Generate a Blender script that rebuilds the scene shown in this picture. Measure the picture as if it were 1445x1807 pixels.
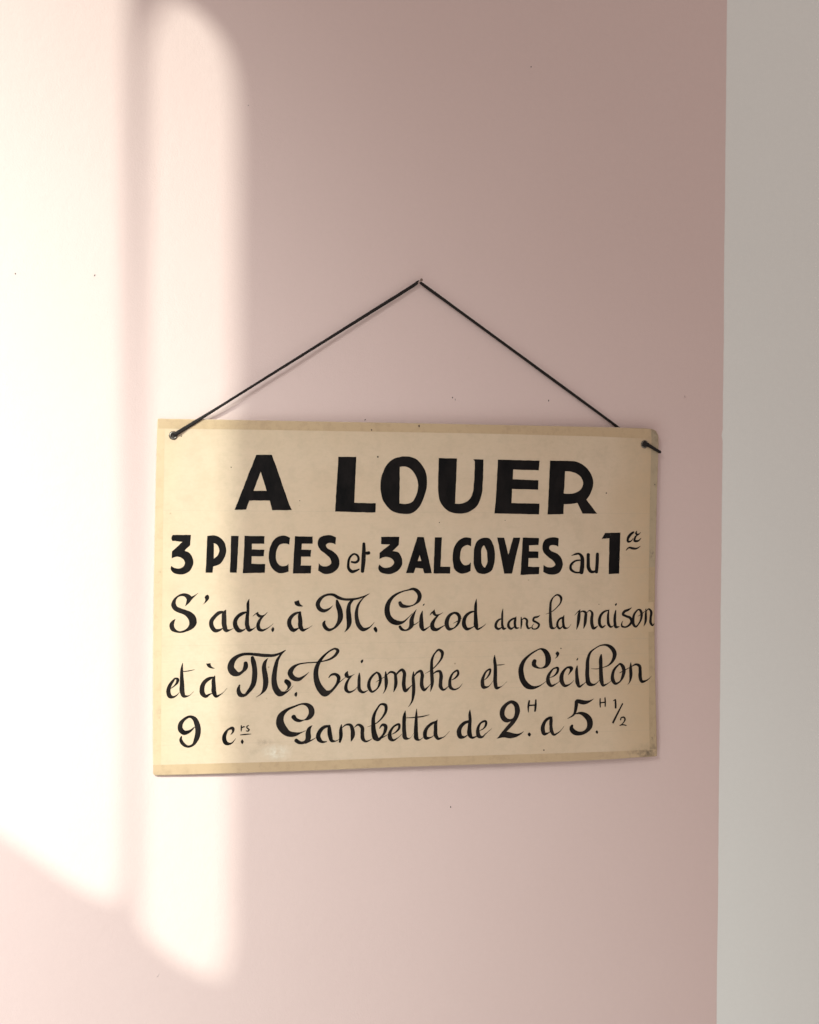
import bpy, bmesh, math, random
from mathutils import Vector, Matrix, noise
from mathutils.geometry import tessellate_polygon
sc = bpy.context.scene
for o in list(bpy.data.objects): bpy.data.objects.remove(o)
COL = sc.collection
rnd = random.Random(7)

# ------------------------------------------------------------------ camera
CX, CY, CZ = -0.11055528, -1.59989011, 0.30787828
YAW, PITCH, ROLL, FPX = 0.24628445, -0.00782837, 0.00845368, 2500.0
cam = bpy.data.cameras.new('camera'); camo = bpy.data.objects.new('camera', cam); COL.objects.link(camo)
f = Vector((math.sin(YAW)*math.cos(PITCH), math.cos(YAW)*math.cos(PITCH), math.sin(PITCH)))
r = Vector((math.cos(YAW), -math.sin(YAW), 0)); u = r.cross(f)
r2 = math.cos(ROLL)*r + math.sin(ROLL)*u; u2 = -math.sin(ROLL)*r + math.cos(ROLL)*u
m = Matrix((r2, u2, -f)).transposed().to_4x4(); m.translation = (CX, CY, CZ); camo.matrix_world = m
cam.sensor_fit = 'VERTICAL'; cam.sensor_height = 36.0; cam.lens = 36.0*FPX/1807.0
cam.clip_start = 0.02; cam.clip_end = 100
sc.camera = camo

# ------------------------------------------------------------------ light
w = bpy.data.worlds.new('World'); sc.world = w; w.use_nodes = True
bg = w.node_tree.nodes['Background']
bg.inputs[0].default_value = (1.07, 0.99, 0.965, 1); bg.inputs[1].default_value = 0.482

def lamp(name, kind, loc, target, energy, color, **kw):
    l = bpy.data.lights.new(name, kind); o = bpy.data.objects.new(name, l); COL.objects.link(o)
    l.energy = energy; l.color = color
    for k, v in kw.items(): setattr(l, k, v)
    o.location = loc
    o.rotation_euler = (Vector(target)-Vector(loc)).to_track_quat('-Z', 'Y').to_euler()
    return o
# low sunlight coming in through the window at the left
lamp('sunlight_lamp', 'SPOT', (-8.6005, -8.6164, 7.1886), (0.016, 0, 0.295), 10000, (0.81, 0.935, 0.86),
     spot_size=math.radians(16), spot_blend=0.1, shadow_soft_size=0.038)
# daylight from the window and from the sunlit floor under it
lamp('window_daylight_lamp', 'AREA', (-1.1, -1.8, 1.2), (-0.6, 0.0, -0.1), 10.6, (0.87, 0.995, 1.01),
     shape='RECTANGLE', size=0.6, size_y=0.8, spread=math.radians(60))
lamp('floor_bounce_lamp', 'AREA', (-0.5, -0.9, -0.9), (-0.4, 0.0, 0.0), 5.0, (0.76, 1.0, 1.0),
     shape='RECTANGLE', size=1.2, size_y=0.9)

sc.view_settings.view_transform = 'Standard'; sc.view_settings.look = 'None'
sc.view_settings.exposure = 0.0; sc.view_settings.gamma = 1.0
sc.render.engine = 'CYCLES'
sc.render.resolution_x, sc.render.resolution_y = 819, 1024

# ------------------------------------------------------------------ helpers
def mat(name):
    mt = bpy.data.materials.new(name); mt.use_nodes = True
    nt = mt.node_tree; return mt, nt, nt.nodes['Principled BSDF']
class N:
    """tiny node helper"""
    def __init__(s, nt): s.nt = nt
    def n(s, typ, **kw):
        nd = s.nt.nodes.new(typ)
        for k, v in kw.items(): setattr(nd, k, v)
        return nd
    def l(s, a, b): s.nt.links.new(a, b)
    def coord(s, scale=(1, 1, 1)):
        t = s.n('ShaderNodeTexCoord'); mp = s.n('ShaderNodeMapping'); mp.inputs['Scale'].default_value = scale
        s.l(t.outputs['Object'], mp.inputs[0]); return mp.outputs[0]
    def noise(s, scale, detail=3, rough=.55, sc3=(1, 1, 1), lo=None, hi=None):
        t = s.n('ShaderNodeTexNoise'); s.l(s.coord(sc3), t.inputs['Vector'])
        t.inputs['Scale'].default_value = scale; t.inputs['Detail'].default_value = detail; t.inputs['Roughness'].default_value = rough
        o = t.outputs[0]
        return s.rng(o, lo, hi) if lo is not None else o
    def rng(s, v, lo, hi, a=0, b=1):
        m = s.n('ShaderNodeMapRange'); s.l(v, m.inputs[0])
        for i, x in enumerate((lo, hi, a, b)): m.inputs[i+1].default_value = x
        return m.outputs[0]
    def math(s, op, a, b=0.0):
        m = s.n('ShaderNodeMath', operation=op)
        for i, x in enumerate((a, b)):
            if isinstance(x, (int, float)): m.inputs[i].default_value = x
            else: s.l(x, m.inputs[i])
        return m.outputs[0]
    def mix(s, fac, a, b, mode='MIX'):
        m = s.n('ShaderNodeMix', data_type='RGBA', blend_type=mode)
        for i, x in ((0, fac), (6, a), (7, b)):
            if isinstance(x, (int, float)): m.inputs[i].default_value = x
            elif isinstance(x, tuple): m.inputs[i].default_value = x+(1,)
            else: s.l(x, m.inputs[i])
        return m.outputs[2]
    def blob(s, cx, cz, rx, rz, soft=1.0):
        """soft elliptical mask in object x/z"""
        t = s.n('ShaderNodeTexCoord'); mp = s.n('ShaderNodeMapping', vector_type='POINT')
        mp.inputs['Location'].default_value = (-cx/rx, 0, -cz/rz); mp.inputs['Scale'].default_value = (1/rx, 0, 1/rz)
        s.l(t.outputs['Object'], mp.inputs[0])
        ln = s.n('ShaderNodeVectorMath', operation='LENGTH'); s.l(mp.outputs[0], ln.inputs[0])
        return s.rng(ln.outputs['Value'], 1.0-soft, 1.0, 1, 0)
    def bump(s, bsdf, h, dist, strength=1.0):
        b = s.n('ShaderNodeBump'); b.inputs['Distance'].default_value = dist; b.inputs['Strength'].default_value = strength
        s.l(h, b.inputs['Height']); s.l(b.outputs[0], bsdf.inputs['Normal']); return b

def meshobj(name, verts, faces, mt, parent=None, smooth=False):
    me = bpy.data.meshes.new(name); me.from_pydata([tuple(v) for v in verts], [], faces); me.update()
    me.materials.append(mt)
    if smooth:
        for p in me.polygons: p.use_smooth = True
    o = bpy.data.objects.new(name, me); COL.objects.link(o)
    if parent: o.parent = parent
    return o
def box(x0, x1, y0, y1, z0, z1):
    v = [(x, y, z) for x in (x0, x1) for y in (y0, y1) for z in (z0, z1)]
    return v, [(0,1,3,2),(4,6,7,5),(0,4,5,1),(2,3,7,6),(0,2,6,4),(1,5,7,3)]
def depth(x):
    t = x/0.6
    return 0.0032+0.0062*max(-.1, min(1.1, t))+0.0036*math.sin(math.pi*max(0, min(1, t)))
def pts(s): return [tuple(int(a)*1e-4 for a in t.split(',')) for t in s.split()]

# ------------------------------------------------------------------ walls
def wall_paint(name, col, col2):
    mt, nt, b = mat(name); q = N(nt)
    big = q.noise(2.2, 4, .6, lo=.3, hi=.7)
    fine = q.noise(160, 2, .6, lo=.3, hi=.7)
    c = q.mix(big, col, col2); c = q.mix(q.math('MULTIPLY', fine, .10), c, tuple(x*.86 for x in col))
    q.l(c, b.inputs['Base Color'])
    b.inputs['Roughness'].default_value = .62; b.inputs['Specular IOR Level'].default_value = .3
    h = q.math('ADD', q.math('ADD', q.math('MULTIPLY', q.noise(520, 3, .6), .7), q.math('MULTIPLY', q.noise(210, 3, .6), .6)), q.math('MULTIPLY', q.noise(1500, 2, .5), .18))
    h = q.math('ADD', h, q.math('MULTIPLY', q.noise(60, 3, .5), 1.2))
    h = q.math('ADD', h, q.math('MULTIPLY', q.noise(9, 2, .5), 3.0))
    q.bump(b, h, .00035, .9)
    return mt
M_PINK = wall_paint('pink_wall_paint', (.725, .532, .482), (.710, .517, .467))
M_WHITE = wall_paint('white_wall_paint', (.840, .798, .742), (.825, .782, .725))

XE = 0.6885
v, fc = [], []
n = 800; z0, z1 = -1.6, 4.6
for i in range(n+1):                       # slightly wavering cut line of the pink paint
    z = z0+(z1-z0)*i/n
    e = XE+.0006*(noise.noise(Vector((z*9, 3, 0))))+.0004*noise.noise(Vector((z*60, 8, 0)))
    if abs(z-.392) < .006: e -= .0016
    v += [(-2.4, 0, z), (e, 0, z), (e+.0002, .0012, z)]
for i in range(n):
    a = i*3; fc += [(a, a+1, a+4, a+3), (a+1, a+2, a+5, a+4)]
pink = meshobj('pink_wall', v, fc, M_PINK); pink['kind'] = 'structure'
v, fc = box(.60, 2.4, .0006, .10, z0, z1)
white = meshobj('white_wall', v, fc, M_WHITE); white['kind'] = 'structure'

# small blemishes in the plaster
M_HOLE, nt, b = mat('nail_hole_dark'); b.inputs['Base Color'].default_value = (.05, .035, .03, 1); b.inputs['Roughness'].default_value = .9
def disc(cx, cz, rx, rz, y, rot=0, k=14, wob=.2):
    out = []
    for i in range(k):
        a = 2*math.pi*i/k; s = 1+wob*rnd.uniform(-1, 1)
        x, z = rx*math.cos(a)*s, rz*math.sin(a)*s
        out.append((cx+x*math.cos(rot)-z*math.sin(rot), y, cz+x*math.sin(rot)+z*math.cos(rot)))
    return out
for px, pz, rx, rz, rot in [(-.1522,.5511,.0007,.0010,.3), (-.0680,.5532,.0006,.0012,-.4), (.4357,.8240,.0006,.0008,0), (.4616,.4289,.0006,.0012,0),
                       (.3425,.4295,.0007,.0008,0), (.0064,-.2249,.0003,.0026,-.45), (.3445,-.0514,.0006,.0012,.2), (.1000,.7528,.0005,.0005,0),
                       (.2378,.4010,.0005,.0012,-.5), (.3457,.4273,.0003,.0014,0), (.6375,.4382,.0003,.0012,0.3)]:
    d = disc(px, pz, rx, rz, -.00015, rot)
    meshobj('nail_hole', d, [tuple(range(len(d)))][:1], M_HOLE, pink)
def ridge(p0, p1, p2, wd, ht):             # a raised crescent of paint
    v, fc = [], []
    K = 10
    for i in range(K+1):
        t = i/K; x = (1-t)**2*p0[0]+2*t*(1-t)*p1[0]+t*t*p2[0]; z = (1-t)**2*p0[1]+2*t*(1-t)*p1[1]+t*t*p2[1]
        dx = 2*(1-t)*(p1[0]-p0[0])+2*t*(p2[0]-p1[0]); dz = 2*(1-t)*(p1[1]-p0[1])+2*t*(p2[1]-p1[1])
        L = math.hypot(dx, dz); nx, nz = -dz/L, dx/L; s = math.sin(math.pi*t)**.6+.02
        v += [(x-nx*wd*s, .0001, z-nz*wd*s), (x, -ht*s, z), (x+nx*wd*s, .0001, z+nz*wd*s)]
    for i in range(K):
        a = 3*i; fc += [(a, a+1, a+4, a+3), (a+1, a+2, a+5, a+4)]
    meshobj('paint_ridge', v, fc, M_PINK, pink, True)
ridge((.3842,.4955), (.3860,.4935), (.3855,.4905), .0007, .0006)
ridge((.3560,.4700), (.3610,.4770), (.3640,.4790), .0006, .0004)
ridge((.6372,.4390), (.6400,.4385), (.6395,.4350), .0006, .0005)
ridge((.6385,.4395), (.6360,.4370), (.6375,.4352), .0005, .0004)
ridge((.0050,-.2270), (.0062,-.2245), (.0078,-.2222), .0006, .0005)

# ------------------------------------------------------------------ window wall at the left, out of frame: it shapes the sunlight
M_WIN, nt, b = mat('window_wall_paint'); b.inputs['Base Color'].default_value = (.72, .66, .60, 1); b.inputs['Roughness'].default_value = .6
LP = Vector((-8.6005, -8.6164, 7.1886)); XW = -2.4
OA = [(-1.811, 1.8355), (-2.3437, 1.8677), (-2.3621, 1.8731), (-2.3745, 1.881), (-2.3803, 1.9045), (-2.3803, 2.9267), (-1.811, 3.0115)]
OB = [(-2.3945, 2.4381), (-2.3945, 2.5694), (-2.397, 2.5942), (-2.4041, 2.6172), (-2.4152, 2.6364), (-2.4265, 2.6421), (-2.4383, 2.6428), (-2.4501, 2.6399), (-2.4597, 2.6288), (-2.4644, 2.609), (-2.4665, 2.5743), (-2.4665, 1.9268), (-2.4636, 1.903), (-2.4565, 1.8833), (-2.4451, 1.8764), (-2.4309, 1.8713), (-2.409, 1.87), (-2.3981, 1.8737), (-2.3945, 1.8836)]
outer = [(0.0,-1.6),(-5.2,-1.6),(-5.2,4.6),(0.0,4.6)]
TH = .012
loops = [outer, OA, OB]
flat = [p for l in loops for p in l]
tri = tessellate_polygon([[Vector((p[0], p[1], 0)) for p in l] for l in loops])
v = [(XW, y, z) for y, z in flat]
for k, (y, z) in enumerate(flat):          # reveals splayed along the sun
    P = Vector((XW, y, z)); d = LP-P; t = -TH/d.x
    v.append(tuple(P+d*t) if k >= len(outer) else (XW-TH, y, z))
nn = len(flat); fc = [tuple(t) for t in tri]+[tuple(i+nn for i in reversed(t)) for t in tri]
o0 = 0
for l in loops:
    for i in range(len(l)):
        a, b2 = o0+i, o0+(i+1) % len(l); fc.append((a, b2, b2+nn, a+nn))
    o0 += len(l)
win = meshobj('window_wall', v, fc, M_WIN); win['kind'] = 'structure'

# ------------------------------------------------------------------ shapes in sign coordinates (tenths of a millimetre from the lower left corner)
OUTLINE = "18,3971 461,3974 1095,3975 1806,3977 2732,3980 3685,3983 4454,3984 5243,3984 5608,3982 5829,3980 5918,3972 5963,3950 5989,3906 5996,3817 5995,3680 5987,3406 5981,3131 5974,2651 5967,2170 5967,1621 5979,1071 5999,520 6015,107 6018,31 5997,4 5797,2 5430,-9 4850,-14 3860,-11 2901,-6 1838,-11 934,-12 364,-11 77,-9 8,-4 -8,13 -16,430 -20,1377 -17,2134 -9,2828 -2,3332 4,3647 10,3930"
GLYPHS = """
capital_letter|P 1111,3585c 1288,3587c 1354,3412c 1428,3200c 1489,3027c 1521,2963c 1296,2960c 1286,3005c 1268,3070c 1037,3068c 1019,3023c 1003,2965c 872,2961c|H 1163,3396c 1231,3179c 1084,3178c
capital_letter|P 2051,3576c 2259,3579c 2241,3053c 2491,3048c 2489,2945c 2443,2941c 2018,2950c
capital_letter|P 2829,3593 2953,3571 3059,3463 3100,3286 3062,3122 2986,2985 2916,2937 2804,2929 2693,2956 2587,3064 2544,3239 2571,3402 2660,3539|H 2772,3470c 2855,3471 2940,3407 2990,3285 2970,3148 2915,3063 2838,3044 2771,3049c
capital_letter|P 3236,3580c 3457,3578c 3438,3051c 3523,3055 3609,3099 3654,3196 3664,3292 3672,3547c 3654,3573c 3778,3571c 3773,3321 3759,3156 3695,3017 3581,2948 3467,2936 3353,2967 3260,3069 3231,3192 3231,3315
capital_letter|P 3955,3573c 4472,3568c 4463,3453c 4147,3459c 4141,3345c 4461,3336c 4459,3224c 4134,3230c 4127,3063c 4476,3060c 4472,2932c 3918,2940c 3933,3090c 3944,3309c
capital_letter|P 4604,3570c 4848,3571c 4950,3559 5069,3489 5138,3387 5153,3307 5131,3211 5068,3112c 5207,2944c 5020,2945c 4954,3073c 4887,3061 4781,3056c 4779,2937c 4579,2932c|H 4795,3448c 4849,3445 4934,3424 5002,3369 5025,3298 4995,3234 4919,3190 4781,3183c
numeral|P 186,2678c 387,2678c 380,2563c 318,2503c 372,2477 410,2411 416,2361 392,2297 336,2247 254,2238 192,2260 167,2298 173,2333c 210,2308 267,2304 310,2329 322,2367 297,2414 247,2434 203,2427 176,2414c 180,2494c 296,2601c 183,2611c 173,2639
capital_letter|P 569,2668c 641,2674 704,2653 762,2589 781,2513 763,2424 713,2354 637,2325c 631,2255c 554,2255c|H 642,2587c 677,2570 703,2513 691,2456 644,2414c
capital_letter|P 835,2669c 920,2668c 901,2254c 825,2255c
capital_letter|P 986,2670c 1213,2667c 1210,2580c 1071,2581c 1070,2517c 1210,2513c 1205,2439c 1068,2439c 1067,2355c 1222,2351c 1218,2254c 970,2247c 980,2462c
capital_letter|P 1502,2649c 1494,2570c 1446,2583 1388,2571 1350,2507 1342,2436 1364,2359 1410,2327 1455,2331 1488,2357c 1488,2266c 1436,2250 1372,2250 1307,2295 1268,2372 1261,2462 1279,2552 1336,2642 1420,2674
capital_letter|P 1558,2666c 1763,2664c 1761,2583c 1638,2582c 1635,2514c 1746,2511c 1741,2434c 1632,2436c 1627,2333c 1748,2333c 1744,2244c 1536,2243c
capital_letter|P 2030,2654c 2025,2572c 1987,2589 1941,2589 1915,2566 1928,2537 1988,2501 2047,2449 2073,2384 2055,2300 1990,2248 1898,2239 1826,2275c 1834,2362c 1878,2326 1937,2326 1976,2358 1969,2404 1922,2456 1850,2514 1819,2578 1836,2643 1901,2676 1973,2678
small_letter|S 2213,2374,18 2279,2376,26 2294,2397,26 2285,2442,23 2245,2465,18 2199,2433,23 2176,2358,26 2184,2293,31 2220,2263,34 2266,2273,23 2303,2290,13
small_letter|S 2356,2584,31 2355,2436,44 2342,2264,36|S 2360,2476,21 2404,2475,34 2417,2478,34
numeral|P 2558,2663c 2774,2663c 2768,2569c 2693,2498c 2765,2481 2806,2409 2810,2357 2780,2291 2706,2242 2613,2236 2546,2259 2526,2305 2542,2344c 2585,2309 2639,2307 2692,2331 2712,2364 2685,2412 2631,2430 2578,2423 2540,2407c 2541,2478c 2663,2573c 2559,2579c
capital_letter|P 2988,2660c 3065,2659c 3166,2240c 3073,2240c 3058,2296c 2971,2304c 2947,2242c 2855,2243c|H 3017,2451c 3037,2383c 2995,2383c
capital_letter|P 3197,2658c 3283,2658c 3267,2316c 3387,2315c 3385,2235c 3185,2239c
capital_letter|P 3640,2647c 3636,2554c 3587,2567 3532,2541 3505,2461 3513,2382 3555,2335 3603,2339 3635,2366c 3633,2265c 3569,2239 3487,2243 3438,2289 3417,2369 3416,2475 3443,2567 3511,2640 3586,2657
capital_letter|P 3794,2654 3856,2647 3909,2567 3928,2461 3922,2354 3881,2261 3805,2230 3728,2242 3679,2315 3670,2435 3677,2541 3725,2627|H 3790,2563 3823,2514 3836,2434 3829,2341 3804,2305 3776,2335 3763,2434 3767,2528
capital_letter|P 3955,2657c 4042,2656c 4095,2457c 4154,2657c 4242,2657c 4194,2461c 4142,2232c 4046,2233c
capital_letter|P 4271,2659c 4473,2652c 4468,2570c 4350,2565c 4350,2495c 4469,2493c 4467,2413c 4346,2415c 4342,2313c 4482,2310c 4478,2225c 4248,2216c
capital_letter|P 4723,2649c 4716,2552c 4660,2568 4614,2561 4603,2534 4625,2503 4704,2467 4761,2406 4775,2332 4742,2251 4663,2218 4585,2225 4529,2252c 4534,2333c 4584,2307 4648,2309 4681,2335 4662,2373 4590,2427 4532,2487 4518,2554 4545,2628 4616,2659 4687,2659
small_letter|S 4886,2442,4 4933,2460,19 4983,2464,24 5017,2426,38 5024,2351,46 5012,2243,49|S 4996,2389,14 4927,2376,19 4878,2328,27 4876,2287,30 4921,2249,22 4993,2241,16
small_letter|S 5098,2457,38 5099,2365,38 5104,2297,41 5137,2251,33 5188,2256,22 5211,2310,19|S 5215,2464,35 5213,2364,38 5205,2245,35
numeral|P 5311,2714c 5508,2720c 5497,2227c 5361,2220c 5367,2650c 5271,2644c
small_letter|S 5622,2653,7 5654,2698,11 5680,2725,19 5643,2702,25 5607,2650,27 5608,2612,25 5637,2613,16 5673,2650,5
small_letter|S 5721,2739,5 5713,2708,25 5732,2694,14 5769,2723,4|S 5748,2705,11 5698,2657,22 5693,2623,27 5733,2618,19 5777,2653,4
superscript_rule|S 5582,2503,4 5623,2538,19 5667,2530,25 5712,2527,19 5770,2557,3
capital_letter|P 477,2031c 443,2010 399,1988c 375,2010 328,2025 272,2014 216,1978 183,1931 175,1893 193,1850 240,1816 302,1792 344,1763 373,1720 376,1682 355,1639 308,1608 265,1602 232,1621 212,1655 210,1693 223,1738c 185,1717 160,1684 158,1646 181,1608 228,1588 280,1583 341,1596 406,1624 449,1667 459,1709 443,1767 405,1810 339,1839 278,1859 240,1881 224,1921 233,1959 258,1985 291,1995 324,1985 343,1958 340,1925 327,1879c 367,1910 404,1958 446,2000
apostrophe|P 581,2009c 596,1980 574,1937 510,1888c 546,1928 552,1957 544,1976 555,1997
small_letter|S 751,1812,21 708,1804,34 661,1765,36 620,1703,42 629,1646,44 667,1604,38 710,1609,25 747,1628,8|S 782,1833,10 767,1802,38 763,1735,48 768,1658,48 790,1605,38 824,1608,15 871,1630,3
small_letter|S 1044,1956,4 1032,1915,25 1031,1828,29 1022,1732,38 1024,1656,44 1049,1607,38 1087,1616,13 1122,1643,4|S 1009,1807,15 971,1795,31 918,1760,35 888,1705,42 895,1647,48 934,1601,42 972,1603,21 1005,1622,6
small_letter|S 1086,1761,2 1117,1787,8 1143,1803,13|S 1135,1791,23 1163,1762,29 1201,1764,15 1249,1804,4|S 1206,1764,15 1168,1721,25 1147,1664,37 1157,1616,37 1193,1601,25 1236,1615,12 1318,1676,2
full_stop|P 1315,1638 1330,1618 1312,1578 1297,1600
grave_accent|P 1555,1923c 1611,1940c 1623,1896 1660,1871c 1606,1867 1567,1887
small_letter|S 1623,1802,12 1578,1791,25 1529,1756,35 1500,1699,44 1511,1641,46 1550,1599,39 1579,1606,25 1608,1622,8|S 1623,1804,21 1620,1765,37 1627,1707,43 1630,1639,47 1657,1600,33 1696,1609,14 1764,1649,2
capital_letter|S 2001,1876,2 1954,1835,19 1895,1816,35 1846,1841,43 1826,1889,45 1845,1938,39 1899,1986,25 1963,2002,23 2012,1995,29 2062,1966,33 2131,1946,25 2210,1943,25 2280,1952,20 2349,1973,14 2427,2010,2|S 2047,1934,21 2057,1888,45 2083,1809,55 2088,1731,55 2059,1663,35 2005,1610,21 1956,1598,31 1912,1631,39 1899,1675,31 1911,1699,12|S 2230,1935,23 2196,1896,33 2182,1828,45 2187,1750,53 2191,1672,51 2174,1613,27 2139,1570,3|S 2424,2007,3 2350,1954,10 2300,1886,22 2276,1798,35 2282,1710,43 2307,1641,47 2353,1598,41 2412,1610,20 2487,1680,2
full_stop|P 2497,1627 2517,1609 2521,1575 2511,1560 2491,1575 2478,1608
capital_letter|S 2786,1902,35 2802,1873,43 2855,1857,30 2915,1862,14 2966,1883,16 3011,1932,40 3021,1981,45 2995,2031,41 2944,2059,28 2883,2047,14 2782,2018,18 2702,1969,30 2652,1901,45 2635,1817,57 2652,1743,59 2699,1689,57 2765,1668,47 2826,1677,24 2886,1726,9 2936,1775,4|S 2984,1822,2 2952,1765,26 2927,1696,45 2925,1637,47 2897,1598,26 2852,1581,16 2811,1594,30 2788,1624,30|S 2943,1637,12 2978,1654,8 3016,1680,3
small_letter|S 3056,1803,6 3044,1744,34 3044,1675,45 3049,1616,47 3070,1583,28 3111,1600,14 3149,1629,5|P 3082,1889c 3076,1870 3060,1863 3061,1877
small_letter|S 3145,1751,2 3175,1787,14 3191,1797,10|S 3201,1817,4 3193,1782,34 3212,1754,24 3252,1757,12 3301,1783,2|S 3247,1752,14 3197,1693,30 3174,1644,44 3184,1599,46 3223,1584,32 3285,1611,14 3325,1634,5
small_letter|S 3437,1778,20 3386,1750,32 3353,1691,44 3351,1632,46 3377,1590,36 3429,1596,14 3475,1635,22 3500,1689,32 3500,1734,36 3479,1764,32 3437,1778,20|S 3428,1654,2 3474,1678,8 3536,1717,2
small_letter|S 3708,1938,3 3700,1876,28 3698,1787,34 3702,1687,44 3708,1617,46 3724,1584,24 3770,1601,12 3827,1645,2|S 3685,1792,12 3634,1780,24 3582,1740,34 3557,1679,42 3563,1624,46 3594,1587,34 3635,1593,18 3682,1617,8
small_letter|S 4034,1820,3 4027,1770,20 4026,1680,24 4029,1619,28 4045,1584,28 4076,1591,8|S 4018,1700,12 3986,1690,20 3953,1651,28 3950,1603,30 3977,1582,24 4018,1600,10
small_letter|S 4198,1725,5 4189,1693,24 4183,1638,28 4197,1592,24 4237,1592,6|S 4186,1706,18 4149,1694,20 4105,1649,26 4106,1606,30 4134,1582,24 4173,1603,9
small_letter|S 4260,1717,10 4265,1657,22 4258,1581,8|S 4265,1677,6 4302,1704,16 4331,1684,24 4332,1626,26 4351,1585,22 4388,1595,5
small_letter|S 4496,1736,3 4467,1720,18 4419,1705,22 4412,1677,24 4451,1654,22 4484,1626,24 4470,1591,20 4436,1574,14 4399,1584,14 4399,1610,8 4423,1637,3
small_letter|S 4568,1749,2 4637,1775,8 4711,1833,10 4756,1893,18 4758,1944,28 4712,1978,18 4665,1953,12 4634,1905,22 4624,1824,28 4625,1723,32 4630,1642,38 4644,1589,36 4676,1580,14 4705,1605,4
small_letter|S 4798,1733,6 4788,1700,24 4788,1640,28 4805,1584,28 4843,1580,10 4888,1628,2|S 4786,1707,18 4745,1691,20 4717,1651,24 4716,1605,26 4741,1577,22 4778,1599,8
small_letter|S 4932,1729,2 4969,1769,8 5002,1797,7|S 4998,1795,8 4989,1749,31 4981,1668,35 4968,1597,20 4957,1561,3|S 4986,1744,5 5029,1779,14 5065,1768,26 5070,1687,35 5063,1626,29 5047,1573,5|S 5078,1746,5 5126,1786,14 5152,1762,26 5149,1686,35 5155,1614,37 5172,1575,33 5229,1601,4
small_letter|S 5359,1785,12 5317,1774,20 5265,1725,29 5249,1664,35 5256,1613,33 5281,1584,25 5325,1607,8|S 5370,1792,8 5361,1744,22 5360,1673,29 5368,1617,31 5396,1586,20 5434,1603,4
small_letter|S 5458,1784,12 5449,1723,29 5448,1641,33 5462,1585,31 5508,1589,5|P 5470,1871 5472,1856 5452,1838 5445,1854
small_letter|S 5663,1815,4 5625,1791,21 5570,1768,29 5550,1737,27 5593,1713,25 5648,1688,29 5664,1648,29 5638,1608,23 5577,1581,18 5539,1594,21 5538,1630,12 5552,1655,3
small_letter|S 5747,1791,14 5701,1740,23 5684,1669,31 5693,1607,31 5716,1584,21 5759,1621,16 5790,1688,25 5791,1750,29 5774,1784,25 5747,1791,12|S 5745,1709,2 5797,1739,8 5836,1770,3
small_letter|S 5849,1798,8 5849,1718,27 5843,1636,23 5824,1590,3|S 5849,1759,5 5889,1796,16 5916,1769,27 5912,1686,27 5915,1625,29 5938,1598,19 5962,1624,2
small_letter|S 172,962,5 221,996,13 250,1037,27 252,1065,29 230,1075,17 193,1038,27 160,982,36 151,925,42 171,875,40 203,867,23 241,885,11 272,919,2
small_letter|S 307,1245,4 298,1188,23 297,1103,34 301,1007,44 304,922,48 323,876,34 368,875,11 429,923,2|S 309,1150,6 375,1157,8 439,1170,2
grave_accent|P 566,1236c 616,1240c 628,1202 664,1180c 621,1181 588,1195
small_letter|S 645,1079,17 603,1066,33 546,1022,40 523,955,48 530,898,48 566,868,33 604,887,17 637,900,6|S 664,1094,10 652,1053,34 653,981,42 658,907,46 680,866,31 728,884,11 801,953,2
capital_letter|S 1009,1234,40 1008,1186,48 975,1138,27 932,1112,38 886,1123,69 843,1179,69 856,1246,59 906,1303,38 978,1332,29 1045,1336,27 1141,1326,31 1247,1315,33 1334,1317,27 1392,1335,21 1460,1371,8|S 1084,1298,31 1094,1256,48 1109,1184,50 1112,1088,54 1096,992,50 1048,916,35 996,869,29 953,877,46 931,923,40 944,987,13|S 1262,1284,3 1229,1240,31 1217,1182,44 1230,1095,54 1238,1008,54 1226,941,44 1188,884,13 1130,846,2|S 1460,1371,6 1412,1328,15 1373,1271,29 1350,1189,42 1334,1093,50 1334,1006,56 1357,928,64 1401,881,62 1464,892,23 1551,967,2|S 1468,1021,45 1502,983,50 1497,945,23 1464,911,3
full_stop|P 1592,894 1598,870 1586,841 1569,851 1568,876
capital_letter|S 1731,1118,2 1673,1070,19 1614,1038,37 1548,1058,52 1516,1112,54 1545,1170,39 1603,1207,17 1691,1223,12 1828,1231,12 1907,1243,12 1985,1269,21 2044,1317,29 2063,1360,33 2034,1380,21 1975,1359,16 1906,1304,23 1848,1232,35 1816,1155,47 1812,1068,54 1832,985,64 1870,916,72 1919,873,72 1978,889,33 2032,942,25 2068,1004,33 2074,1053,39 2036,1088,29 1987,1080,19 1960,1050,8|S 2027,932,6 2086,996,8 2155,1051,3
small_letter|S 2181,1121,4 2167,1075,45 2187,1053,27 2214,1062,14 2259,1085,2|S 2226,1065,10 2182,1012,23 2161,953,33 2163,909,37 2191,881,25 2246,893,12 2297,943,2
small_letter|S 2316,1097,8 2314,1048,29 2313,970,33 2320,903,37 2355,875,25 2417,896,5|P 2360,1253 2360,1231 2340,1208 2327,1226 2336,1246
small_letter|S 2518,1101,16 2469,1060,24 2432,997,31 2433,923,37 2465,878,24 2515,902,14 2554,965,26 2562,1033,33 2543,1083,27 2518,1101,16|S 2509,987,2 2554,1014,7 2624,1052,3
small_letter|S 2624,1106,10 2628,1052,31 2632,963,35 2620,894,14 2596,854,2|S 2639,1066,5 2686,1102,22 2729,1087,26 2745,1020,35 2743,941,33 2720,868,3|S 2737,1049,26 2767,1090,18 2822,1123,30 2843,1096,36 2843,1018,37 2841,939,41 2860,881,36 2910,917,12 2940,946,4
small_letter|S 2956,1099,8 2952,1035,30 2959,936,36 2956,837,34 2937,749,16 2897,691,2|S 2963,1045,10 3000,1090,20 3043,1104,30 3059,1067,36 3054,993,38 3059,924,40 3083,886,32 3129,917,10 3164,956,3
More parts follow.
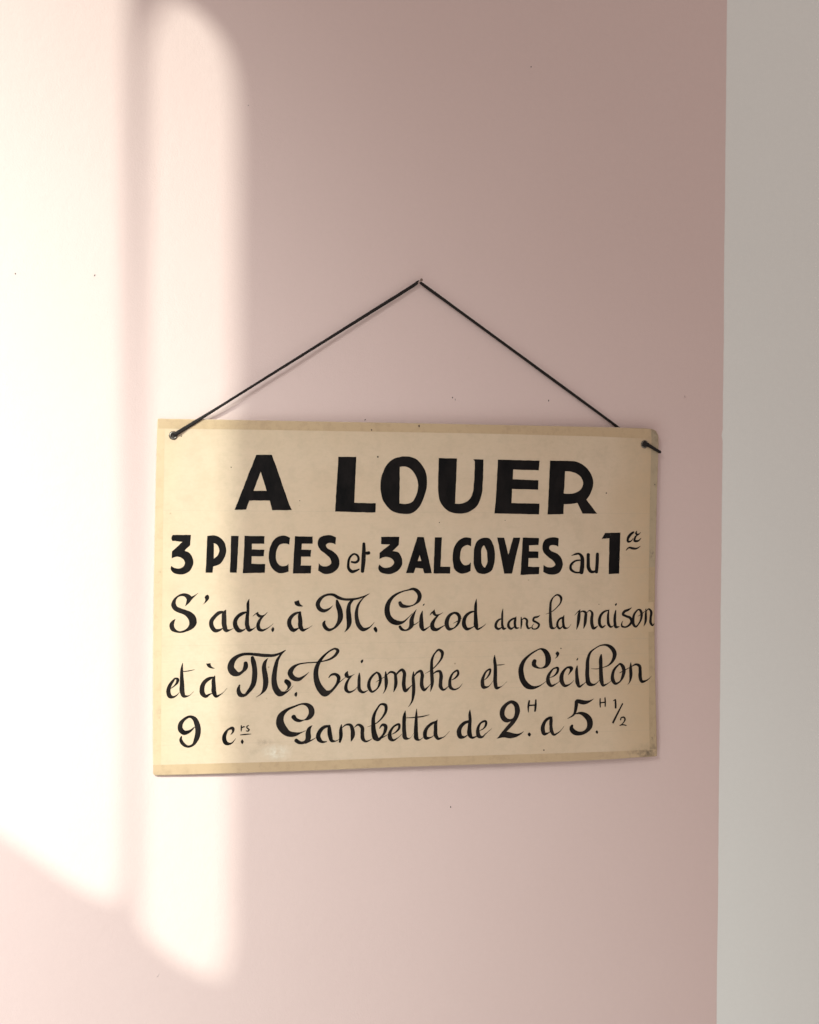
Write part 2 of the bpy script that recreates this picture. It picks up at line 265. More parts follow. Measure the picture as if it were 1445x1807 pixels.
small_letter|S 3097,1075,2 3183,1127,10 3254,1197,14 3295,1266,26 3296,1321,36 3258,1348,24 3210,1309,16 3179,1248,26 3171,1149,34 3176,1050,38 3180,961,36 3160,864,3|S 3192,1070,8 3235,1097,20 3270,1098,28 3286,1053,38 3282,978,38 3284,914,40 3310,883,26 3380,927,3
small_letter|S 3415,993,5 3461,1019,18 3494,1068,26 3486,1101,22 3440,1082,18 3403,1026,26 3392,966,34 3403,906,36 3437,883,22 3494,894,12 3545,948,2
small_letter|S 3815,985,5 3856,1024,16 3882,1073,22 3884,1108,20 3850,1097,18 3804,1030,28 3789,960,40 3805,902,40 3842,899,20 3920,973,2
small_letter|S 3938,1276,4 3936,1228,28 3946,1147,36 3947,1047,40 3948,947,42 3967,888,36 4009,897,12 4088,958,2|S 3960,1157,6 4007,1158,9 4061,1165,2
capital_letter|S 4434,1198,42 4424,1158,50 4467,1119,22 4526,1110,12 4577,1134,36 4603,1195,63 4592,1266,59 4554,1317,42 4513,1337,18 4439,1311,16 4354,1255,24 4291,1186,40 4265,1111,54 4268,1040,60 4293,964,62 4347,902,60 4411,880,38 4485,894,16 4575,949,3
acute_accent|P 4717,1302 4741,1283 4733,1253 4687,1218c 4708,1253 4695,1279|P 4762,1348 4772,1338 4763,1329 4753,1339
small_letter|S 4627,994,4 4681,1016,14 4723,1066,28 4725,1106,26 4685,1105,16 4632,1057,26 4603,992,40 4610,933,45 4644,897,30 4698,914,12 4759,955,3
small_letter|S 4856,1020,3 4885,1062,22 4898,1097,41 4857,1112,22 4804,1074,28 4774,1009,45 4778,943,47 4816,893,32 4870,905,14 4931,956,2
small_letter|S 4971,1126,10 4965,1086,28 4968,1004,37 4978,923,45 5000,878,26 5043,901,12 5086,932,3|P 4981,1223 4981,1205 4964,1189 4960,1204
small_letter|S 5150,1090,2 5226,1085,7 5302,1101,7 5379,1131,16 5433,1193,35 5449,1265,49 5412,1330,43 5354,1366,27 5278,1368,14 5202,1334,12 5137,1284,24 5107,1205,37 5101,1103,43 5102,991,47 5124,911,49 5174,895,24 5257,949,3
small_letter|S 5277,1255,14 5271,1212,37 5272,1120,41 5276,1018,45 5284,936,47 5305,886,29 5348,898,12 5416,945,3
small_letter|S 5494,1123,18 5448,1075,27 5424,1004,37 5431,943,43 5463,903,29 5513,920,16 5558,991,35 5570,1062,41 5551,1114,39 5516,1138,21 5494,1123,14|S 5517,1031,7 5555,1050,8 5676,1106,4
small_letter|S 5659,1151,7 5658,1081,33 5661,988,35 5645,917,12 5621,887,2|S 5674,1106,8 5731,1128,23 5770,1111,33 5782,1047,37 5783,975,41 5806,920,33 5867,932,14 5931,984,2
numeral|S 441,525,8 383,477,29 327,466,48 287,505,50 288,562,44 330,616,29 391,644,25 434,625,40 472,553,55 482,467,55 464,391,48 422,323,23 370,309,23 316,342,34 292,386,30 299,424,11
small_letter|S 847,428,3 875,475,25 870,499,33 824,491,19 784,439,35 774,387,42 797,335,40 840,327,21 904,385,2
small_letter|S 965,527,10 966,497,13 964,465,8|S 968,497,6 984,511,13 1001,514,12
small_letter|S 1049,528,7 1028,514,13 1035,495,12 1054,482,13 1044,465,13 1020,469,7
superscript_rule|S 956,423,7 1011,428,12 1076,430,4
full_stop|P 978,373 993,344 978,317 962,343
capital_letter|S 1557,614,47 1584,582,39 1628,566,29 1677,572,10 1726,593,39 1764,645,60 1754,709,56 1715,745,37 1666,757,19 1568,730,19 1471,686,33 1412,620,66 1404,548,83 1442,474,83 1502,422,62 1571,413,45 1639,428,14 1697,451,3|S 1775,509,2 1741,476,33 1727,423,52 1727,364,56 1698,326,33 1650,313,29 1610,327,39 1588,344,39|S 1698,317,29 1757,336,14 1820,369,3
small_letter|S 1977,494,21 1913,486,33 1862,438,41 1843,381,47 1860,339,45 1890,318,27 1939,319,12|S 1970,499,27 1972,455,41 1983,376,45 2003,327,33 2042,321,12 2089,344,3
small_letter|S 2112,509,8 2105,451,33 2106,373,37 2094,310,20|S 2118,470,5 2170,506,18 2214,502,29 2240,447,41 2242,369,41 2224,313,5|S 2262,471,4 2309,502,22 2351,473,37 2356,395,39 2365,336,39 2390,311,24 2472,337,3
small_letter|S 2414,474,2 2518,513,10 2598,589,20 2633,662,31 2625,719,33 2577,732,20 2524,673,20 2488,587,35 2484,489,45 2494,401,55 2513,346,59 2540,326,39 2590,363,22 2625,426,35 2627,480,37 2599,494,28 2559,453,10|S 2530,319,10 2610,354,10 2655,378,3
small_letter|S 2701,380,4 2756,409,16 2791,454,26 2788,492,26 2745,482,20 2697,432,26 2678,379,39 2688,331,43 2717,311,26 2767,332,10 2824,381,3
small_letter|S 2862,648,6 2852,591,34 2848,492,39 2852,393,43 2863,336,43 2898,323,16 2966,388,2
small_letter|S 2997,666,6 2993,587,26 2991,488,38 2991,389,44 3002,320,42 3020,306,22 3081,337,3|S 2876,565,6 2988,569,12 3069,577,12 3150,596,2
small_letter|S 3245,532,7 3228,491,34 3226,422,38 3229,352,42 3255,314,30 3307,322,12 3395,397,2|S 3223,509,22 3172,486,28 3118,435,34 3098,376,42 3110,326,38 3153,325,16 3209,353,5
small_letter|S 3640,638,5 3638,592,28 3643,522,34 3636,423,42 3639,353,50 3663,314,30 3731,330,7|S 3625,503,26 3574,486,34 3524,436,42 3509,377,52 3531,326,46 3570,320,22 3611,344,7
small_letter|S 3761,391,4 3808,415,14 3839,464,26 3836,497,24 3787,490,20 3747,439,28 3738,380,40 3754,326,42 3788,313,22 3830,347,10 3909,411,2
numeral|S 4183,527,10 4143,503,24 4085,504,48 4039,556,54 4039,621,52 4088,690,36 4151,718,34 4202,687,50 4224,621,58 4214,556,50 4175,487,46 4102,408,40 4039,345,30 3987,297,8|P 3969,287c 4091,368 4165,351 4229,339 4310,369c 4250,318 4145,288 4061,301
full_stop|P 4374,349 4395,329 4378,301 4354,328
superscript_letter|S 4371,725,18 4360,662,22 4361,590,6|S 4453,734,16 4451,670,24 4443,602,20|S 4363,670,15 4448,673,16
small_letter|S 4658,528,10 4648,493,34 4646,422,34 4657,350,39 4682,314,26 4735,333,12 4812,413,2|S 4640,517,30 4599,502,30 4554,445,38 4544,374,47 4564,328,38 4601,332,18 4638,351,7
numeral|S 5186,728,2 5129,698,22 5063,687,45 4998,701,45 4971,705,41|S 4966,700,41 4958,619,37 4938,553,24 4854,500,3|S 4946,550,6 5010,561,26 5087,528,55 5136,466,67 5137,399,61 5089,340,39 5013,317,41 4942,334,53 4904,386,43 4915,417,24
full_stop|P 5228,348 5246,327 5236,306 5213,328
superscript_letter|S 5268,727,12 5267,681,16 5271,625,12|S 5330,736,12 5334,680,16 5333,634,13|S 5267,676,11 5333,682,12
superscript_numeral|S 5437,695,6 5456,707,12 5465,711,14|S 5463,710,18 5468,655,21 5468,611,21
fraction_slash|S 5558,658,14 5497,547,19 5437,435,23
superscript_numeral|S 5534,464,14 5541,487,12 5574,495,16 5591,472,18 5575,435,12 5523,395,6|S 5523,394,5 5553,404,12 5608,393,9
"""

# ------------------------------------------------------------------ the hanging sign
sign = bpy.data.objects.new('hanging_sign', None); COL.objects.link(sign)
sign['label'] = 'cream card sign with hand-painted French rental notice, hanging on the pink wall'
sign['category'] = 'sign'

OUT = pts(OUTLINE)
def resample(pl, n):
    L = [0]
    for a, b_ in zip(pl, pl[1:]): L.append(L[-1]+math.hypot(b_[0]-a[0], b_[1]-a[1]))
    out = []; j = 0
    for i in range(n+1):
        s = L[-1]*i/n
        while j < len(pl)-2 and L[j+1] < s: j += 1
        t = (s-L[j])/max(1e-9, L[j+1]-L[j]); out.append((pl[j][0]+(pl[j+1][0]-pl[j][0])*t, pl[j][1]+(pl[j+1][1]-pl[j][1])*t))
    return out
NXB, NZB = 200, 134
T = resample(OUT[0:12], NXB)                      # top, left to right
Rr = resample(OUT[11:25], NZB)                    # right, top to bottom
Bt = resample(OUT[24:36], NXB)                    # bottom, right to left
Lf = resample(OUT[35:]+OUT[:1], NZB)              # left, bottom to top
def jit(p, a):
    k = Vector((p[0]*700, p[1]*700, 5)); k2 = Vector((p[0]*160, p[1]*160, 9))
    s = .00016*noise.noise(k)+.00022*noise.noise(k2)
    return (p[0]+s*a[0], p[1]+s*a[1])
T = [T[0]]+[jit(p, (0, 1)) for p in T[1:-1]]+[T[-1]]; Bt = [Bt[0]]+[jit(p, (0, 1)) for p in Bt[1:-1]]+[Bt[-1]]
Rr = [Rr[0]]+[jit(p, (1.4, 0)) for p in Rr[1:-1]]+[Rr[-1]]; Lf = [Lf[0]]+[jit(p, (1, 0)) for p in Lf[1:-1]]+[Lf[-1]]
Bt = Bt[::-1]; Rr = Rr[::-1]                      # now bottom L->R, right bottom->top, left bottom->top, top L->R
def coons(i, j):
    a, b_ = i/NXB, j/NZB
    o = []
    for k in (0, 1):
        o.append((1-b_)*Bt[i][k]+b_*T[i][k]+(1-a)*Lf[j][k]+a*Rr[j][k]
                 -((1-a)*(1-b_)*Bt[0][k]+a*(1-b_)*Bt[-1][k]+(1-a)*b_*T[0][k]+a*b_*T[-1][k]))
    return o
THK = .0026
v, fc = [], []
W1 = NXB+1
for j in range(NZB+1):
    for i in range(NXB+1):
        x, z = coons(i, j)
        e = min(i, j, NXB-i, NZB-j)
        y = -depth(x)+(.0005 if e == 0 else 0)
        v.append((x, y, z))
for j in range(NZB):
    for i in range(NXB):
        a = j*W1+i; fc.append((a, a+1, a+1+W1, a+W1))
ring = [i for i in range(NXB+1)]+[j*W1+NXB for j in range(1, NZB+1)]+[NZB*W1+i for i in range(NXB-1, -1, -1)]+[j*W1 for j in range(NZB-1, 0, -1)]
nb = len(v)
for k in ring:
    x, y, z = v[k]; v.append((x, -depth(x)+THK, z))
R_ = len(ring)
for k in range(R_):
    a, b_ = ring[k], ring[(k+1) % R_]; fc.append((a, nb+k, nb+(k+1) % R_, b_))
fc.append(tuple(nb+k for k in range(R_)))

# --- card material
M_CARD, nt, b = mat('aged_card'); q = N(nt)
base = (.622, .446, .302); warm = (.580, .396, .238); pale = (.662, .494, .350)
c = q.mix(q.noise(7, 5, .6, lo=.35, hi=.68), base, pale)
c = q.mix(q.math('MULTIPLY', q.noise(3.2, 3, .5, lo=.45, hi=.75), .35), c, warm)
tc = q.n('ShaderNodeTexCoord'); sx = q.n('ShaderNodeSeparateXYZ'); q.l(tc.outputs['Object'], sx.inputs[0])
wob = q.math('MULTIPLY', q.math('SUBTRACT', q.noise(18, 3), .5), .035)
xr = q.math('ADD', sx.outputs[0], wob)
c = q.mix(q.math('MULTIPLY', q.rng(xr, .535, .592), .72), c, (.520, .340, .185))            # amber ageing towards the right edge
c = q.mix(q.math('MULTIPLY', q.rng(xr, .030, .006), .30), c, (.62, .43, .24))
zr = q.math('ADD', sx.outputs[2], wob)
c = q.mix(q.math('MULTIPLY', q.rng(zr, .350, .395), .25), c, (.56, .40, .245))
c = q.mix(q.math('MULTIPLY', q.noise(300, 3, .7, (.45, 1, 1), lo=.45, hi=.80), .24), c, (.47, .36, .24))   # horizontal paper fibre
c = q.mix(q.math('MULTIPLY', q.noise(60, 4, .7, lo=.46, hi=.72), .36), c, (.48, .36, .24))
vo = q.n('ShaderNodeTexVoronoi', feature='F1'); q.l(q.coord((1, 0, 1)), vo.inputs['Vector']); vo.inputs['Scale'].default_value = 55
cs = q.n('ShaderNodeSeparateColor'); q.l(vo.outputs['Color'], cs.inputs[0])
speck = q.math('MULTIPLY', q.rng(vo.outputs['Distance'], .075, .03), q.rng(cs.outputs[0], .80, .98))
c = q.mix(q.math('MULTIPLY', speck, .75), c, (.25, .16, .09))
def add(fac, k, colr):
    global c
    c = q.mix(q.math('MULTIPLY', fac, k), c, colr)
nz = q.noise(140, 4, .7, lo=.35, hi=.7)
add(q.math('MULTIPLY', q.blob(.1228, .0330, .012, .0065), nz), .80, (.30, .21, .15))
add(q.math('MULTIPLY', q.blob(.1140, .0240, .016, .007), nz), .38, (.34, .26, .18))
add(q.math('MULTIPLY', q.blob(.1370, .0215, .020, .011), nz), .75, (.86, .80, .68))
add(q.math('MULTIPLY', q.blob(.5260, .3640, .018, .024), nz), .30, (.36, .28, .20))
add(q.math('MULTIPLY', q.blob(.300, .3950, .016, .010), nz), .45, (.42, .38, .27))
add(q.math('MULTIPLY', q.blob(.588, .006, .028, .014), nz), .75, (.27, .20, .12))
add(q.math('MULTIPLY', q.blob(.595, .390, .012, .016), nz), .55, (.28, .20, .13))
for gx in (.385, .31, .18):
    add(q.math('MULTIPLY', q.blob(gx, .13+gx*.3, .09, .05), nz), .12, (.45, .36, .25))
for zl in (.2950, .2300, .1440, .0885, .1260, .0330):       # faint ruled pencil lines
    d = q.math('ABSOLUTE', q.math('SUBTRACT', sx.outputs[2], zl))
    add(q.rng(d, .0005, .0001), .18, (.36, .29, .22))
q.l(c, b.inputs['Base Color']); b.inputs['Roughness'].default_value = .55; b.inputs['Specular IOR Level'].default_value = .35
q.bump(b, q.math('ADD', q.noise(900, 3, .6, (.5, 1, 1)), q.math('MULTIPLY', q.noise(40, 3), 2.0)), .00012, .8)
board = meshobj('board', v, fc, M_CARD, sign, False)
for p in board.data.polygons[:NXB*NZB]: p.use_smooth = True
M_EDGE, nt, b = mat('worn_card_edge'); q = N(nt)
q.l(q.mix(q.noise(300, 3, .7, lo=.4, hi=.65), (.30, .20, .12), (.62, .52, .40)), b.inputs['Base Color']); b.inputs['Roughness'].default_value = .9
board.data.materials.append(M_EDGE)
for p in board.data.polygons[NXB*NZB:]: p.material_index = 1

# --- gummed tape along the edges
def tape_mat(name, c1, c2, c3):
    mt, nt, b = mat(name); q = N(nt)
    c = q.mix(q.noise(11, 4, .6, lo=.3, hi=.7), c1, c2)
    c = q.mix(q.math('MULTIPLY', q.noise(90, 4, .7, lo=.5, hi=.8), .5), c, c3)
    sx = q.n('ShaderNodeSeparateXYZ'); tc = q.n('ShaderNodeTexCoord'); q.l(tc.outputs['Object'], sx.inputs[0])
    c = q.mix(q.math('MULTIPLY', q.math('MULTIPLY', q.blob(.588, .006, .030, .016), q.noise(140, 4, .7, lo=.40, hi=.60)), .95), c, (.16, .11, .065))
    c = q.mix(q.math('MULTIPLY', q.math('MULTIPLY', q.blob(.594, .0245, .006, .006), q.noise(300, 3, .7, (1, 1, .6), lo=.5, hi=.6)), .9), c, (.17, .12, .07))
    c = q.mix(q.math('MULTIPLY', q.math('MULTIPLY', q.blob(.593, .248, .005, .012), q.noise(260, 3, .7, (1, 1, .6), lo=.5, hi=.62)), .8), c, (.15, .11, .08))
    c = q.mix(q.math('MULTIPLY', q.math('MULTIPLY', q.blob(.006, .065, .006, .016), q.noise(120, 3, .7, lo=.4, hi=.6)), .6), c, (.30, .21, .14))
    c = q.mix(q.math('MULTIPLY', q.noise(210, 4, .8, lo=.60, hi=.72), .35), c, (.30, .20, .12))
    c = q.mix(q.math('MULTIPLY', q.math('MULTIPLY', q.blob(.598, .392, .014, .020), q.noise(170, 4, .7, lo=.4, hi=.6)), .7), c, (.20, .14, .09))
    q.l(c, b.inputs['Base Color']); b.inputs['Roughness'].default_value = .5
    q.bump(b, q.noise(500, 3, .6), .0001, .6)
    return mt
M_TAPE = tape_mat('yellowed_paper_tape', (.540, .368, .215), (.495, .330, .190), (.33, .21, .12))
M_TAPE_L = tape_mat('pale_paper_tape', (.610, .435, .270), (.570, .400, .240), (.43, .29, .17))
M_TAPE_G = tape_mat('grubby_paper_tape', (.395, .290, .185), (.450, .330, .205), (.20, .15, .09))
M_TAPE_R = tape_mat('brown_paper_tape', (.440, .300, .172), (.480, .330, .190), (.27, .18, .10))
def strip(name, A, B, mt, n, off=.00009, label=None, across=4):
    A = resample(A, n); B = resample(B, n); v, fc = [], []
    for i in range(n+1):
        for k in range(across+1):
            t = k/across; x = A[i][0]*(1-t)+B[i][0]*t; z = A[i][1]*(1-t)+B[i][1]*t
            if k == across:
                s = .00018*noise.noise(Vector((x*300, z*300, 2)))
                x += s; z += s
            v.append((x, -depth(x)-off, z))
    for i in range(n):
        for k in range(across):
            a = i*(across+1)+k; fc.append((a, a+1, a+across+2, a+across+1))
    o = meshobj(name, v, fc, mt, sign, True)
    if label: o['label'] = label
    return o
def inset(pl, dx, dz): return [(x+dx, z+dz) for x, z in pl]
E_ = .0006
strip('edge_tape', inset(pts('17,3971 1093,3974 2728,3979 4450,3984 5885,3979'), 0, -E_), pts('17,3860 1094,3867 2065,3870 3681,3876 5242,3869 5889,3853'), M_TAPE, 160, label='yellowed tape strip along the top edge')
strip('edge_tape', inset(pts('6,3859 -3,3331 -10,2828 -18,2135 -21,1379 -17,432 -12,114'), E_, 0), pts('92,3859 80,2954 73,1693 72,746 75,115'), M_TAPE_L, 110, label='pale tape strip down the left edge')
strip('edge_tape', inset(pts('-9,-2 363,-8 932,-9 1834,-8 2897,-2 3856,-8 4847,-12 5428,-8 6008,4'), .0004, E_), pts('-12,113 75,113 645,110 1834,102 2896,106 4846,88 5427,86 5914,89 6007,93'), M_TAPE, 160, label='yellowed tape strip along the bottom edge')
strip('edge_tape', inset(pts('5917,3968 5962,3945 5989,3906 5996,3817 5995,3680 5987,3406 5981,3131 5973,2651 5967,2300'), -E_, 0), pts('5895,3973 5902,3850 5889,3130 5885,2300'), M_TAPE_G, 60, .00013, label='grubby grey-brown tape strip down the upper right edge')
strip('edge_tape', inset(pts('5967,2302 5966,2170 5966,1882'), -E_, 0), pts('5885,2302 5882,1879'), M_TAPE_R, 20, .00016, label='short brown tape piece on the right edge')
strip('edge_tape', inset(pts('5969,1518 5978,1071 5999,521 6006,96'), -E_, 0), pts('5887,1519 5904,661 5918,96'), M_TAPE_R, 50, .00013, label='brown tape strip down the lower right edge')

# --- ink
def ink(name, lo, hi):
    mt, nt, b = mat(name); q = N(nt)
    k = q.noise(70, 5, .65, (1, 1, .45), lo=.35, hi=.75)
    q.l(q.mix(k, lo, hi), b.inputs['Base Color'])
    q.l(q.rng(q.noise(45, 3), .3, .7, .50, .68), b.inputs['Roughness']); b.inputs['Specular IOR Level'].default_value = .12
    q.bump(b, q.noise(420, 4, .7, (1, 1, .4)), .0001, .7)
    return mt
M_INK = ink('black_gouache', (.002, .0015, .0015), (.013, .009, .008))
M_PEN = ink('black_pen_ink', (.003, .002, .002), (.026, .018, .015))
def hermite(P, corner, closed, n=7):
    K = len(P); out = []
    def tan(i, d):
        if corner[i] or (not closed and i in (0, K-1)): return None
        a, b_ = P[(i-1) % K], P[(i+1) % K]; c0 = P[i]
        la = math.dist(a[:2], c0[:2])+1e-6; lb = math.dist(b_[:2], c0[:2])+1e-6
        return [((c0[k]-a[k])/la*lb+(b_[k]-c0[k])/lb*la)/(la+lb) for k in range(len(c0))]
    segs = K if closed else K-1
    for i in range(segs):
        j = (i+1) % K; a, b_ = P[i], P[j]; L = math.dist(a[:2], b_[:2])+1e-9
        ta, tb = tan(i, 1), tan(j, -1)
        ch = [(b_[k]-a[k])/L for k in range(len(a))]
        if ta is None and tb is None:
            out.append(tuple(a)); continue
        if ta is None: ta = [1.5*ch[k]-.5*tb[k] for k in range(len(a))]
        if tb is None: tb = [1.5*ch[k]-.5*ta[k] for k in range(len(a))]
        for s in range(n):
            t = s/n; h00 = 2*t**3-3*t*t+1; h10 = t**3-2*t*t+t; h01 = -2*t**3+3*t*t; h11 = t**3-t*t
            out.append(tuple(h00*a[k]+h10*L*ta[k]+h01*b_[k]+h11*L*tb[k] for k in range(len(a))))
    if not closed: out.append(tuple(P[-1]))
    return out
def glyph(name, prims):
    v, fc = [], []; off = .00016
    def put(pl):
        k = len(v); v.extend((x, -depth(x)-off, z) for x, z in pl); return k
    loops = []
    def flush():
        nonlocal loops, off
        if not loops: return
        k = put([p for l in loops for p in l])
        for t in tessellate_polygon([[Vector((x, z, 0)) for x, z in l] for l in loops]): fc.append(tuple(k+i for i in t))
        loops = []; off += .00002
    for pr in prims:
        kind, tok = pr[0], pr[2:].split()
        if kind in 'PH':
            if kind == 'P': flush()
            P = [tuple(int(a)*1e-4 for a in t.rstrip('c').split(',')) for t in tok]
            l = hermite(P, [t.endswith('c') for t in tok], True, 6)
            q_ = []
            for i, p in enumerate(l):        # hand-painted edge: long straight sides waver a little
                p2 = l[(i+1) % len(l)]; d = math.dist(p, p2); m_ = max(1, int(d/.0025))
                for s in range(m_):
                    t = s/m_; x, z = p[0]+(p2[0]-p[0])*t, p[1]+(p2[1]-p[1])*t
                    nx, nz = (p2[1]-p[1])/(d+1e-9), -(p2[0]-p[0])/(d+1e-9)
                    k = .00028*noise.noise(Vector((x*160, z*160, 1)))+.00012*noise.noise(Vector((x*600, z*600, 4)))
                    q_.append((x+nx*k, z+nz*k))
            loops.append(q_)
        else:
            flush()
            P = [tuple(int(a)*1e-4 for a in t.split(',')) for t in tok]
            C = [(x, z, wd*1.09+.00014) for x, z, wd in hermite(P, [False]*len(P), False, 7)]
            Lp, Rp = [], []; K = len(C)
            for i, (x, z, wd) in enumerate(C):
                a, b_ = C[max(0, i-1)], C[min(K-1, i+1)]; dx, dz = b_[0]-a[0], b_[1]-a[1]; L = math.hypot(dx, dz)+1e-9
                nx, nz = -dz/L, dx/L; h = max(.00012, wd/2)
                k = .00007*noise.noise(Vector((x*700, z*700, 3)))
                Lp.append((x+nx*(h+k), z+nz*(h+k))); Rp.append((x-nx*(h-k*.5), z-nz*(h-k*.5)))
            k = put([p for pair in zip(Lp, Rp) for p in pair])
            for i in range(K-1): fc.append((k+2*i, k+2*i+1, k+2*i+3, k+2*i+2))
            for end, s in ((0, -1), (K-1, 1)):       # rounded ends
                x, z, wd = C[end]; o_ = C[1] if end == 0 else C[K-2]
                dx, dz = (x-o_[0]), (z-o_[1]); L = math.hypot(dx, dz)+1e-9; dx /= L; dz /= L; h = max(.00012, wd/2)
                cap = [(x+h*(math.cos(t)*-dz+math.sin(t)*dx*.8), z+h*(math.cos(t)*dx+math.sin(t)*dz*.8)) for t in [math.pi*i_/8 for i_ in range(9)]]
                k = put(cap); fc.append(tuple(range(k, k+9)))
            off += .00002
    flush()
    return v, fc
big = {'capital_letter', 'numeral'}
for gi, line in enumerate(GLYPHS.strip().split('\n')):
    nm, *prims = line.split('|')
    v, fc = glyph(nm, prims)
    meshobj(nm, v, fc, M_INK if gi < 28 else M_PEN, sign)

# --- ink specks and pin marks on the card
M_SPK, nt, b = mat('dark_speck'); b.inputs['Base Color'].default_value = (.035, .025, .02, 1); b.inputs['Roughness'].default_value = .8
for x, z, r_ in [(.2435,.3891,.0008), (.2997,.3950,.0008), (.2997,.3941,.0007), (.4559,.0134,.0008), (.2511,.3583,.0009), (.0274,.3780,.0006), (.5950,.3302,.0006),
                 (.5322,.3193,.0008), (.5380,.2690,.0006), (.3250,.2830,.0006), (.0830,.3440,.0006), (.4050,.2860,.0005), (.1610,.3070,.0005), (.5240,.1860,.0005)]:
    d = disc(x, z, r_, r_*1.1, -depth(x)-.00022)
    meshobj('speck', d, [tuple(range(len(d)))], M_SPK, sign)

# --- eyelets
M_EYE, nt, b = mat('tarnished_metal'); q = N(nt)
q.l(q.mix(q.noise(700, 3, .6, lo=.4, hi=.6), (.10, .085, .07), (.24, .20, .17)), b.inputs['Base Color'])
b.inputs['Metallic'].default_value = .85; b.inputs['Roughness'].default_value = .38
def eyelet(cx, cz):
    root_y = -depth(cx)
    prof = [(.0021, .0020), (.0021, -.0004), (.0024, -.0010), (.0030, -.0014), (.0038, -.0013), (.0045, -.0009), (.0049, -.0003), (.0050, .0002)]
    v, fc = [], []; K = 40
    for i in range(K):
        a = 2*math.pi*i/K
        for rr, yy in prof: v.append((cx+rr*math.cos(a), root_y+yy, cz+rr*math.sin(a)))
    m_ = len(prof)
    for i in range(K):
        for k in range(m_-1):
            a = i*m_+k; b_ = ((i+1) % K)*m_+k; fc.append((a, b_, b_+1, a+1))
    e = meshobj('eyelet', v, fc, M_EYE, sign, True)
    h = disc(cx, cz, .0022, .0022, root_y-.0002, 0, 24, 0)
    meshobj('eyelet_hole', h, [tuple(range(len(h)))], M_SPK, e)
EL = (.0186, .3785); ER = (.5812, .3786)
eyelet(*EL); eyelet(*ER)

# --- cord: one black flat lace, out of the left eyelet, over the nail, behind the card and round its right edge into the other eyelet
M_CORD, nt, b = mat('black_cord'); q = N(nt)
q.l(q.mix(q.noise(900, 3, .7, lo=.35, hi=.7), (.006, .004, .004), (.034, .025, .021)), b.inputs['Base Color'])
b.inputs['Roughness'].default_value = .6; b.inputs['Specular IOR Level'].default_value = .15
NAIL = (.2992, .5618)
path = [ # x, y, z, half width, half thickness
 (.0188, -depth(.0188)+.0012, .3784, .0010, .0008), (.0196, -depth(.0196)-.0014, .3790, .0017, .0010), (.0225, -depth(.0225)-.0021, .3810, .0020, .0009),
 (.0300, -depth(.03)-.0014, .3859, .0020, .0008), (.0420, -depth(.042)-.0011, .3937, .0019, .0008), (.0520, -depth(.052)-.0012, .4003, .0016, .0009),
 (.0660, -.0072, .4094, .0014, .0011), (.1000, -.0084, .4317, .0013, .0011), (.1500, -.0084, .4643, .0014, .0010), (.2000, -.0070, .4970, .0015, .0010),
 (.2500, -.0060, .5297, .0017, .0009), (.2850, -.0054, .5526, .0017, .0009), (.2955, -.0052, .5597, .0017, .0010), (NAIL[0], -.0052, NAIL[1]+.0007, .0014, .0012),
 (.3030, -.0050, .5601, .0016, .0011), (.3090, -.0049, .5562, .0017, .0010), (.3300, -.0048, .5425, .0016, .0010), (.4000, -.0046, .4966, .0015, .0010), (.4700, -.0038, .4508, .0016, .0010),
 (.5400, -.0030, .4050, .0014, .0010), (.5700, -.0030, .3850, .0014, .0009), (.5900, -.0036, .3745, .0014, .0009), (.6000, -.0052, .3702, .0014, .0010), (.6022, -.0085, .3696, .0014, .0011),
 (.6000, -depth(.6)-.0016, .3700, .0015, .0011), (.5940, -depth(.594)-.0018, .3729, .0017, .0011), (.5880, -depth(.588)-.0019, .3762, .0018, .0012), (.5832, -depth(.583)-.0022, .3784, .0021, .0013), (.5812, -depth(.5812)-.0008, .3788, .0018, .0012)]
C = []
K = len(path)
for i in range(K-1):
    p0, p1, p2, p3 = path[max(0, i-1)], path[i], path[i+1], path[min(K-1, i+2)]
    n_ = max(4, int(math.dist(p1[:3], p2[:3])/.0012))
    for s in range(n_):
        t = s/n_
        d1, d0, d2 = math.dist(p1[:3], p2[:3]), math.dist(p0[:3], p1[:3]) or 1e-3, math.dist(p2[:3], p3[:3]) or 1e-3
        m1 = [((p1[k]-p0[k])/d0*d1+(p2[k]-p1[k])/d1*d0)/(d0+d1)*d1 for k in range(5)]
        m2 = [((p2[k]-p1[k])/d1*d2+(p3[k]-p2[k])/d2*d1)/(d1+d2)*d1 for k in range(5)]
        h00 = 2*t**3-3*t*t+1; h10 = t**3-2*t*t+t; h01 = -2*t**3+3*t*t; h11 = t**3-t*t
        C.append([h00*p1[k]+h10*m1[k]+h01*p2[k]+h11*m2[k] for k in range(5)])
C.append(list(path[-1]))
v, fc = [], []; SEG = 14; Lacc = 0
for i, c_ in enumerate(C):
    P = Vector(c_[:3]); a = Vector(C[max(0, i-1)][:3]); b_ = Vector(C[min(len(C)-1, i+1)][:3]); T_ = (b_-a).normalized()
    Lacc += (P-a).length
    Yv = Vector((0, -1, 0)); side = T_.cross(Yv)
    if side.length < .2: side = T_.cross(Vector((0, 0, 1)))
    side.normalize(); up = side.cross(T_).normalized()
    for k in range(SEG):
        t = 2*math.pi*k/SEG
        tw = 1+.11*math.sin(t*2+Lacc*2200)+.09*noise.noise(Vector((Lacc*900, k*.5, 0)))
        v.append(tuple(P+side*(c_[3]*1.12*math.cos(t)*tw)+up*(c_[4]*math.sin(t)*tw)))
for i in range(len(C)-1):
    for k in range(SEG):
        a = i*SEG+k; b_ = i*SEG+(k+1) % SEG; fc.append((a, b_, b_+SEG, a+SEG))
fc.append(tuple(range(SEG-1, -1, -1))); fc.append(tuple((len(C)-1)*SEG+k for k in range(SEG)))
cord = meshobj('cord', v, fc, M_CORD, sign, True)
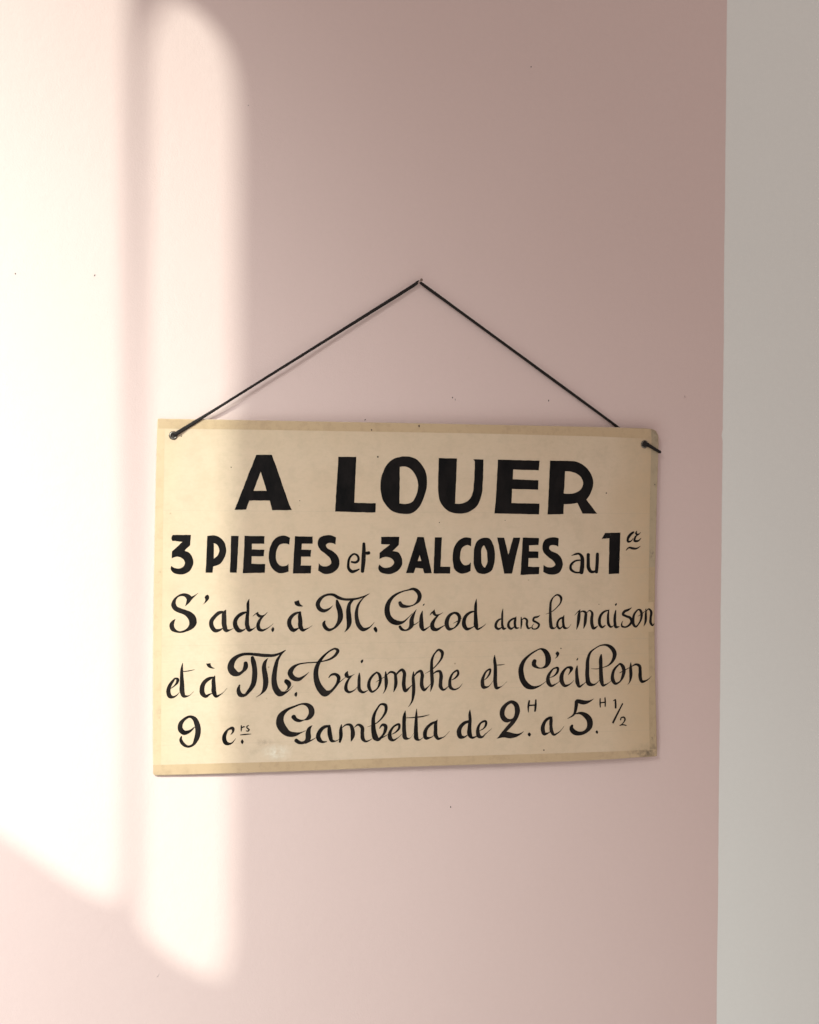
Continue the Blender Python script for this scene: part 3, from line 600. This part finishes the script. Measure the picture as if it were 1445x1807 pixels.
k_v, k_f = [], []                                   # knot stopping the cord in the right-hand eyelet
for a in range(13):
    th = math.pi*a/12
    for c_ in range(20):
        ph = 2*math.pi*c_/20; w_ = 1+.12*math.sin(3*ph+2*th)
        k_v.append((.5812+.0037*math.sin(th)*math.cos(ph)*w_, -depth(.5812)-.0012-.0022*math.cos(th), .3787+.0037*math.sin(th)*math.sin(ph)*w_))
for a in range(12):
    for c_ in range(20): k_f.append((a*20+c_, a*20+(c_+1) % 20, (a+1)*20+(c_+1) % 20, (a+1)*20+c_))
meshobj('knot', k_v, k_f, M_CORD, cord, True)

# ------------------------------------------------------------------ nail in the wall
nail = bpy.data.objects.new('nail', None); COL.objects.link(nail); nail.location = (.2985, 0, .5605)
nail['label'] = 'small pale steel nail in the pink wall holding the black cord at its peak'; nail['category'] = 'nail'
M_NAIL, nt, b = mat('painted_steel'); b.inputs['Base Color'].default_value = (.50, .36, .31, 1); b.inputs['Metallic'].default_value = .3; b.inputs['Roughness'].default_value = .4
M_HEAD, nt, b = mat('rusty_nail_head'); b.inputs['Base Color'].default_value = (.16, .095, .07, 1); b.inputs['Roughness'].default_value = .6
def lathe(name, prof, mt, parent, axis, K=20):
    z_ = Vector(axis).normalized(); x_ = z_.orthogonal().normalized(); y_ = z_.cross(x_); v, fc = [], []
    for h, rr in prof:
        for k in range(K):
            t = 2*math.pi*k/K; v.append(tuple(z_*h+x_*(rr*math.cos(t))+y_*(rr*math.sin(t))))
    for i in range(len(prof)-1):
        for k in range(K): fc.append((i*K+k, i*K+(k+1) % K, (i+1)*K+(k+1) % K, (i+1)*K+k))
    fc.append(tuple(range(K-1, -1, -1))); fc.append(tuple((len(prof)-1)*K+k for k in range(K)))
    return meshobj(name, v, fc, mt, parent, True)
AX = (.02, -1, .11)
lathe('shank', [(-.004, .0007), (.0180, .0009)], M_NAIL, nail, AX)
lathe('head', [(.0177, .0007), (.0181, .0016), (.0187, .0017), (.0191, .0012), (.0193, .0002)], M_HEAD, nail, AX)
